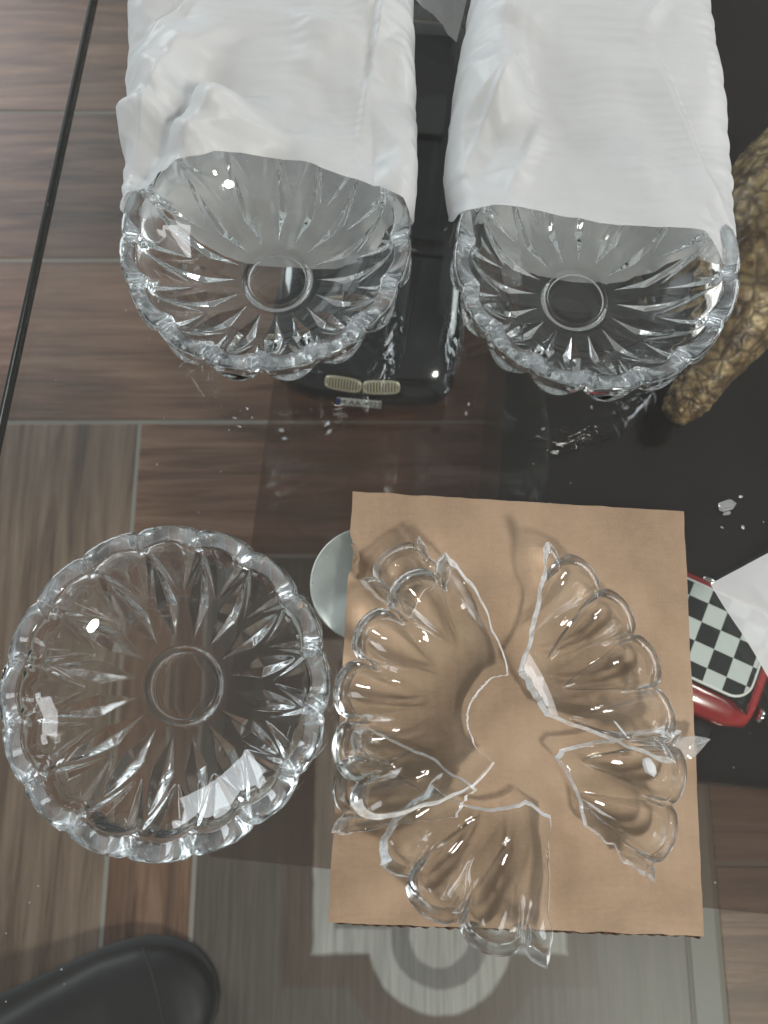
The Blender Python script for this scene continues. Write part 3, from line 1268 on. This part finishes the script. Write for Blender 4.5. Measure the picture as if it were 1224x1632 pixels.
def loft(sections, nseg=48, ex=0.55):
    """sections: (y, half_width, z_bottom, z_top, roundness)"""
    vv = []
    for (y, hw, zb, zt, e) in sections:
        for k in range(nseg):
            a = 2 * PI * k / nseg
            c_, s_ = math.cos(a), math.sin(a)
            vv.append((hw * math.copysign(abs(c_) ** e, c_), y, (zb + zt) / 2 + (zt - zb) / 2 * math.copysign(abs(s_) ** e, s_)))
    n = len(sections)
    fs = grid_faces(n, nseg, True)
    fs.append(tuple(range(nseg))[::-1])
    fs.append(tuple((n - 1) * nseg + k for k in range(nseg)))
    return vv, fs


def loft_obj(name, sections, mat, parent, ex=0.55, sub=2):
    vv, fs = loft(sections)
    bm_ = bmesh.new()
    bv = [bm_.verts.new(v) for v in vv]
    for f in fs:
        bm_.faces.new([bv[i] for i in f])
    o = bm_obj(name, bm_, mat, parent, smooth=True)
    return o


def wheel(parent, x, y, r, w, side):
    n = 40
    pr = [(r * 0.62, -w / 2), (r * 0.93, -w / 2), (r, -w * 0.36), (r, w * 0.36), (r * 0.93, w / 2), (r * 0.62, w / 2)]
    me = lathe(pr, n, 'wheel', M_TYRE)
    o = obj('wheel', me, parent, (x, y, r))
    o.rotation_euler = (0, PI / 2, 0)
    rim = [(r * 0.10, w * 0.56 * side), (r * 0.3, w * 0.60 * side), (r * 0.55, w * 0.54 * side), (r * 0.61, w * 0.56 * side), (r * 0.64, w * 0.50 * side)]
    obj('hubcap', lathe(rim, n, 'hubcap', M_CHROME), o)
    return o


# black saloon seen nose-on under the glass
g0 = P(578, 604, 0.265)
car_rz = TROT * 1.0
car = empty('toy_car', (g0.x, g0.y, SZ + 0.0006), car_rz)
tag(car, 'black toy saloon car with twin ivory grilles on the shelf under the left sleeve', 'toy car')
# local: nose at y ~ 0, car runs to +y; z from shelf
B = [(-0.012, 0.050, 0.022, 0.044, 0.6), (-0.006, 0.074, 0.017, 0.054, 0.55), (0.004, 0.086, 0.014, 0.064, 0.5), (0.03, 0.091, 0.012, 0.073, 0.48),
     (0.09, 0.093, 0.012, 0.082, 0.45), (0.15, 0.094, 0.012, 0.088, 0.45), (0.25, 0.094, 0.012, 0.090, 0.45), (0.36, 0.094, 0.012, 0.090, 0.45),
     (0.43, 0.091, 0.014, 0.086, 0.5), (0.455, 0.078, 0.02, 0.074, 0.55), (0.462, 0.05, 0.028, 0.06, 0.6)]
loft_obj('body', B, M_CARBLK, car)
cabin = [(0.125, 0.070, 0.080, 0.090, 0.5), (0.16, 0.076, 0.08, 0.108, 0.45), (0.20, 0.074, 0.08, 0.124, 0.42), (0.24, 0.072, 0.08, 0.131, 0.4),
         (0.31, 0.072, 0.08, 0.131, 0.4), (0.36, 0.072, 0.08, 0.118, 0.42), (0.41, 0.068, 0.08, 0.094, 0.5)]
loft_obj('cabin_window', cabin, M_WINDOW, car)
bm = box_bm(-0.057, 0.057, 0.222, 0.335, 0.1315, 0.1345, 0.0014, 2)
bm_obj('roof', bm, M_CARBLK, car)
bm = bmesh.new()
for sgn in (-1, 1):
    pass
bm.free()
for sgn in (-1, 1):
    bmr = box_bm(-0.0012, 0.0012, 0.012, 0.118, 0.0, 0.0022, 0.0008, 1)
    o = bm_obj('bonnet_crease', bmr, M_CARBLK, car, (sgn * 0.036, 0, 0.0735))
    o.rotation_euler = (math.radians(7.5), 0, -sgn * math.radians(4))
# twin grilles
for sgn in (-1, 1):
    gx = 0.0185 * sgn
    bmg = bmesh.new()
    nseg = 40
    front, back = [], []
    for k in range(nseg):
        a = 2 * PI * k / nseg
        c_, s_ = math.cos(a), math.sin(a)
        X = 0.0172 * math.copysign(abs(c_) ** 0.55, c_)
        Z = 0.0062 * math.copysign(abs(s_) ** 0.55, s_)
        front.append(bmg.verts.new((X, -0.0025, Z)))
        back.append(bmg.verts.new((X, 0.006, Z)))
    bmg.faces.new(front)
    bmg.faces.new(back[::-1])
    for k in range(nseg):
        bmg.faces.new((front[k], back[k], back[(k + 1) % nseg], front[(k + 1) % nseg]))
    go = bm_obj('grille', bmg, M_GRDARK, car, (gx, -0.0045 + 0.0005, 0.0595), -sgn * math.radians(4))
    go.rotation_euler = (math.radians(-48), 0, math.radians(5) * sgn)
    for k in range(11):
        sx_ = -0.0145 + 0.0029 * k
        bm_obj('slat', box_bm(-0.0008, 0.0008, -0.0042, 0.0, -0.0052, 0.0052, 0.0003, 1), M_IVORY, go, (sx_, -0.0008, 0))
    # frame
    fv_, ff_ = [], []
    for k in range(48):
        a = 2 * PI * k / 48
        c_, s_ = math.cos(a), math.sin(a)
        for q in range(6):
            b_ = 2 * PI * q / 6
            rx = 0.0172 + 0.0011 * math.cos(b_)
            rz_ = 0.0062 + 0.0011 * math.cos(b_)
            fv_.append((rx * math.copysign(abs(c_) ** 0.55, c_), -0.0028 + 0.0012 * math.sin(b_), rz_ * math.copysign(abs(s_) ** 0.55, s_)))
    for k in range(48):
        for q in range(6):
            ff_.append((k * 6 + q, k * 6 + (q + 1) % 6, ((k + 1) % 48) * 6 + (q + 1) % 6, ((k + 1) % 48) * 6 + q))
    obj('frame', mesh_from('frame', fv_, ff_, [M_IVORY]), go)
# number plate
pl = bm_obj('number_plate', box_bm(-0.0225, 0.0225, -0.0012, 0.0, -0.0052, 0.0052, 0.0005, 1), M_WHITE, car, (-0.003, -0.0142, 0.0375))
pl.rotation_euler = (math.radians(-22), 0, 0)
bm_obj('blue_band', box_bm(-0.0225, -0.0190, -0.0016, -0.0013, -0.0050, 0.0050), M_BLUE, pl)
cu = bpy.data.curves.new('plate_text', 'FONT')
cu.body = 'M AA 4022'
cu.size = 0.0092
cu.align_x = 'CENTER'
cu.align_y = 'CENTER'
cu.extrude = 0.0001
to = bpy.data.objects.new('plate_text', cu)
link(to)
to.parent = pl
dg = bpy.context.evaluated_depsgraph_get()
tme = bpy.data.meshes.new_from_object(to.evaluated_get(dg))
bpy.data.objects.remove(to)
tme.materials.clear()
tme.materials.append(M_INK)
tobj = obj('plate_lettering', tme, pl, (0.0015, -0.0015, 0))
tobj.rotation_euler = (PI / 2, 0, 0)
for sgn in (-1, 1):
    hl = loft_obj('headlight', [(0, 0.016, -0.004, 0.004, 0.7), (0.006, 0.019, -0.005, 0.006, 0.7), (0.014, 0.015, -0.004, 0.006, 0.7)], M_WINDOW, car)
    hl.location = (sgn * 0.066, -0.0005, 0.0555)
    hl.rotation_euler = (math.radians(-10), 0, -sgn * math.radians(24))
    mo = loft_obj('door_mirror', [(0, 0.010, -0.005, 0.005, 0.6), (0.006, 0.012, -0.006, 0.006, 0.6), (0.012, 0.009, -0.004, 0.004, 0.6)], M_CARBLK, car)
    mo.location = (sgn * 0.101, 0.165, 0.092)
for (x, y) in ((0.083, 0.075), (-0.083, 0.075), (0.083, 0.37), (-0.083, 0.37)):
    wheel(car, x, y, 0.034, 0.022, 1 if x > 0 else -1)

# red hatchback with the chequered roof
rc = P(1112, 1006, SZ + 0.105)
mini = empty('toy_car', (rc.x, rc.y, SZ + 0.0006), math.radians(-25))
tag(mini, 'red toy hatchback with a black and white chequered roof, right of the cardboard', 'toy car')
# local: long axis x; built by lofting along y then turned
holder_rot = -PI / 2
mb = [(-0.107, 0.044, 0.022, 0.045, 0.6), (-0.100, 0.053, 0.016, 0.060, 0.5), (-0.07, 0.058, 0.012, 0.064, 0.40), (0.0, 0.060, 0.012, 0.066, 0.36),
      (0.065, 0.058, 0.012, 0.064, 0.40), (0.085, 0.052, 0.016, 0.058, 0.5), (0.092, 0.042, 0.022, 0.048, 0.6)]
o = loft_obj('body', mb, M_CARRED, mini)
o.rotation_euler = (0, 0, holder_rot)
mc = [(-0.066, 0.042, 0.058, 0.068, 0.4), (-0.060, 0.042, 0.058, 0.080, 0.36), (-0.052, 0.0395, 0.058, 0.100, 0.34), (0.052, 0.0395, 0.058, 0.100, 0.34), (0.066, 0.042, 0.058, 0.085, 0.36), (0.078, 0.042, 0.058, 0.066, 0.4)]
o = loft_obj('cabin_window', mc, M_WINDOW, mini)
o.rotation_euler = (0, 0, holder_rot)


def rounded_rect(w, h, r, n=8):
    pts = []
    for (cx_, cy_, a0) in ((w / 2 - r, h / 2 - r, 0), (-w / 2 + r, h / 2 - r, PI / 2), (-w / 2 + r, -h / 2 + r, PI), (w / 2 - r, -h / 2 + r, 1.5 * PI)):
        for k in range(n + 1):
            a = a0 + PI / 2 * k / n
            pts.append((cx_ + r * math.cos(a), cy_ + r * math.sin(a)))
    return pts


M_CHECK = checker_mat(0.0172)
slab('roof', rounded_rect(0.112, 0.0765, 0.016), 0.1005, 0.1055, M_CHECK, mini)
rr_ = rounded_rect(0.1145, 0.079, 0.017)
ri_ = rounded_rect(0.111, 0.0755, 0.0155)
n_ = len(rr_)
vv = [(x, y, 0.1018) for x, y in rr_] + [(x, y, 0.1056) for x, y in rr_] + [(x, y, 0.1060) for x, y in ri_] + [(x, y, 0.1018) for x, y in ri_]
fs = []
for ring_ in range(4):
    a, b = ring_ * n_, ((ring_ + 1) % 4) * n_
    fs += [(a + i, a + (i + 1) % n_, b + (i + 1) % n_, b + i) for i in range(n_)]
obj('roof_trim', mesh_from('roof_trim', vv, fs, [M_WHITE], False), mini)
for (x, y) in ((0.050, 0.066), (0.050, -0.066), (-0.062, 0.066), (-0.062, -0.066)):
    w_ = wheel(mini, x, y, 0.020, 0.014, 1 if y < 0 else -1)
    w_.rotation_euler = (PI / 2, 0, 0)
for y in (-0.0608, 0.0608):
    hd = loft_obj('door_handle', [(-0.006, 0.0016, -0.0014, 0.0014, 0.7), (-0.003, 0.0024, -0.002, 0.002, 0.7), (0.003, 0.0024, -0.002, 0.002, 0.7), (0.006, 0.0016, -0.0014, 0.0014, 0.7)], M_CHROME, mini)
    hd.location = (0.012, y, 0.052)
    hd.rotation_euler = (0, 0, PI / 2)
    sk = bm_obj('side_sill', box_bm(-0.045, 0.045, -0.002, 0.002, -0.003, 0.003, 0.001, 1), M_CHROME, mini, (0.0, y * 0.985, 0.018))
    mr = loft_obj('door_mirror', [(-0.007, 0.004, -0.003, 0.003, 0.7), (-0.003, 0.006, -0.005, 0.005, 0.7), (0.003, 0.006, -0.005, 0.005, 0.7), (0.006, 0.004, -0.003, 0.003, 0.7)], M_CHROME, mini)
    mr.location = (-0.036, y * 1.08, 0.066)
for y in (-0.034, 0.034):
    tl = obj('tail_light', lathe([(0.001, 0), (0.006, 0), (0.0072, -0.0015), (0.006, -0.004)], 20, 'tail_light', M_CHROME), mini, (0.0985, y, 0.045))
    tl.rotation_euler = (0, PI / 2, 0)

# ------------------------------------------------------------------ gold figurine
path = [(P(1300, 230, 0.30), 0.050), (P(1245, 330, 0.30), 0.058), (P(1205, 430, 0.29), 0.052), (P(1165, 525, 0.275), 0.038),
        (P(1128, 595, 0.26), 0.024), (P(1092, 640, 0.245), 0.018), (P(1066, 668, 0.235), 0.010)]


def catmull(ps, t):
    n = len(ps) - 1
    i = min(int(t * n), n - 1)
    f = t * n - i
    a, b, c_, d_ = ps[max(i - 1, 0)], ps[i], ps[i + 1], ps[min(i + 2, n)]
    return 0.5 * ((2 * b) + (c_ - a) * f + (2 * a - 5 * b + 4 * c_ - d_) * f * f + (-a + 3 * b - 3 * c_ + d_) * f ** 3)


nl, na = 260, 200
vv, crack = [], []
cpts = [p for p, r in path]
crad = [r for p, r in path]
org = Vector((cpts[2].x, cpts[2].y, SZ + 0.0006))
for i in range(nl):
    t = i / (nl - 1)
    c_ = catmull(cpts, t)
    tg = (catmull(cpts, min(1, t + 0.01)) - catmull(cpts, max(0, t - 0.01))).normalized()
    r = catmull(crad, t)
    endr = min(1.0, math.sqrt(max(0.0, 1 - (max(0, t - 0.93) / 0.07) ** 2)), math.sqrt(max(0.0, 1 - (max(0, 0.06 - t) / 0.06) ** 2)))
    r = max(0.0006, r * endr)
    s1 = tg.cross(Vector((0, 0, 1))).normalized()
    s2 = s1.cross(tg).normalized()
    for k in range(na):
        a = 2 * PI * k / na
        d = s1 * math.cos(a) + s2 * math.sin(a) * 0.85
        p = c_ + d * r
        sc = 62 if t < 0.72 else 120
        dist, _ = noise.voronoi(p * sc)
        e = min(1.0, (dist[1] - dist[0]) * (4.0 + 2.5 * noise.noise(p * 35)))
        lump = noise.noise(p * 28)
        spike = max(0, 0.5 - dist[0]) * (0.004 if t > 0.72 else 0.001)
        p = p + d * (0.0013 * (e ** 0.5) * min(1, r / 0.02) + 0.0009 * noise.noise(p * 170) + 0.005 * lump * min(1, r / 0.03) + spike)
        p = p - org
        p.z = max(p.z, 0.0)
        vv.append(tuple(p))
        crack.append(e ** 0.7)
fs = grid_faces(nl, na, True)
fs.append(tuple(range(na))[::-1])
fs.append(tuple((nl - 1) * na + k for k in range(na)))
fme = mesh_from('scaly_figurine', vv, fs, [M_SCALE])
at = fme.attributes.new('crack', 'FLOAT', 'POINT')
at.data.foreach_set('value', crack)
tag(obj('scaly_figurine', fme, None, tuple(org)), 'gold and brown figurine with cracked scaly skin on the lower shelf', 'figurine')

# ------------------------------------------------------------------ black shoe on the floor
sp = P(222, 1626, 0.05)
shoe = empty('shoe', (sp.x, sp.y, 0.0006), math.radians(17))
shoe.scale = (1.0, 1.18, 1.05)
tag(shoe, 'black leather shoe on the floor under the near corner of the table', 'shoe')
# local x points to the toe (right)
sec = [(-0.27, 0.010, 0.03), (-0.262, 0.026, 0.075), (-0.24, 0.034, 0.095), (-0.19, 0.037, 0.098), (-0.13, 0.039, 0.085), (-0.08, 0.044, 0.066),
       (-0.03, 0.050, 0.054), (0.01, 0.0505, 0.049), (0.04, 0.044, 0.045), (0.06, 0.033, 0.040), (0.071, 0.020, 0.034), (0.076, 0.008, 0.028)]


def shoe_loft(name, sec_, zb, ztf, grow, mat):
    vv_ = []
    ns = 44
    xs_ = np.linspace(sec_[0][0], sec_[-1][0], 60)
    wx = [s_[0] for s_ in sec_]
    for x in xs_:
        w_ = float(np.interp(x, wx, [s_[1] for s_ in sec_])) + grow
        zt = ztf(float(np.interp(x, wx, [s_[2] for s_ in sec_])))
        bend = 0.010 * math.sin((x + 0.27) / 0.346 * PI)
        for k in range(ns):
            a = 2 * PI * k / ns
            c_, s_ = math.cos(a), math.sin(a)
            e = 0.75
            vv_.append((x, bend + w_ * math.copysign(abs(c_) ** e, c_), zb + (zt - zb) * (0.5 + 0.5 * math.copysign(abs(s_) ** e, s_))))
    f_ = grid_faces(60, ns, True)
    f_.append(tuple(range(ns))[::-1])
    f_.append(tuple(59 * ns + k for k in range(ns)))
    bm_ = bmesh.new()
    bv = [bm_.verts.new(v) for v in vv_]
    for f in f_:
        bm_.faces.new([bv[i] for i in f])
    return bm_obj(name, bm_, mat, shoe, smooth=True)


shoe_loft('upper', sec, 0.010, lambda z: z, 0.0, M_LEATHER)
shoe_loft('sole', sec, 0.0, lambda z: 0.014, 0.004, M_SOLE)


def shoe_at(x, a, out):
    wx = [q[0] for q in sec]
    w_ = float(np.interp(x, wx, [q[1] for q in sec])) + out
    zt = float(np.interp(x, wx, [q[2] for q in sec])) + out
    bend = 0.010 * math.sin((x + 0.27) / 0.346 * PI)
    c_, s_ = math.cos(a), math.sin(a)
    return Vector((x, bend + w_ * math.copysign(abs(c_) ** 0.75, c_), 0.010 + (zt - 0.010) * (0.5 + 0.5 * math.copysign(abs(s_) ** 0.75, s_))))


# raised seam of the toe cap, arched across the upper
vv, fs = [], []
ns = 40
for i in range(ns):
    a = PI * (0.02 + 0.96 * i / (ns - 1))
    x = 0.012 + 0.012 * math.sin(a)
    c0_ = shoe_at(x, a, 0.0)
    for q in range(6):
        b_ = 2 * PI * q / 6
        vv.append((c0_.x + 0.0016 * math.cos(b_), c0_.y, c0_.z + 0.0016 * math.sin(b_)))
obj('toe_seam', mesh_from('toe_seam', vv, [(i * 6 + q, i * 6 + (q + 1) % 6, (i + 1) * 6 + (q + 1) % 6, (i + 1) * 6 + q) for i in range(ns - 1) for q in range(6)], [M_SOLE]), shoe)
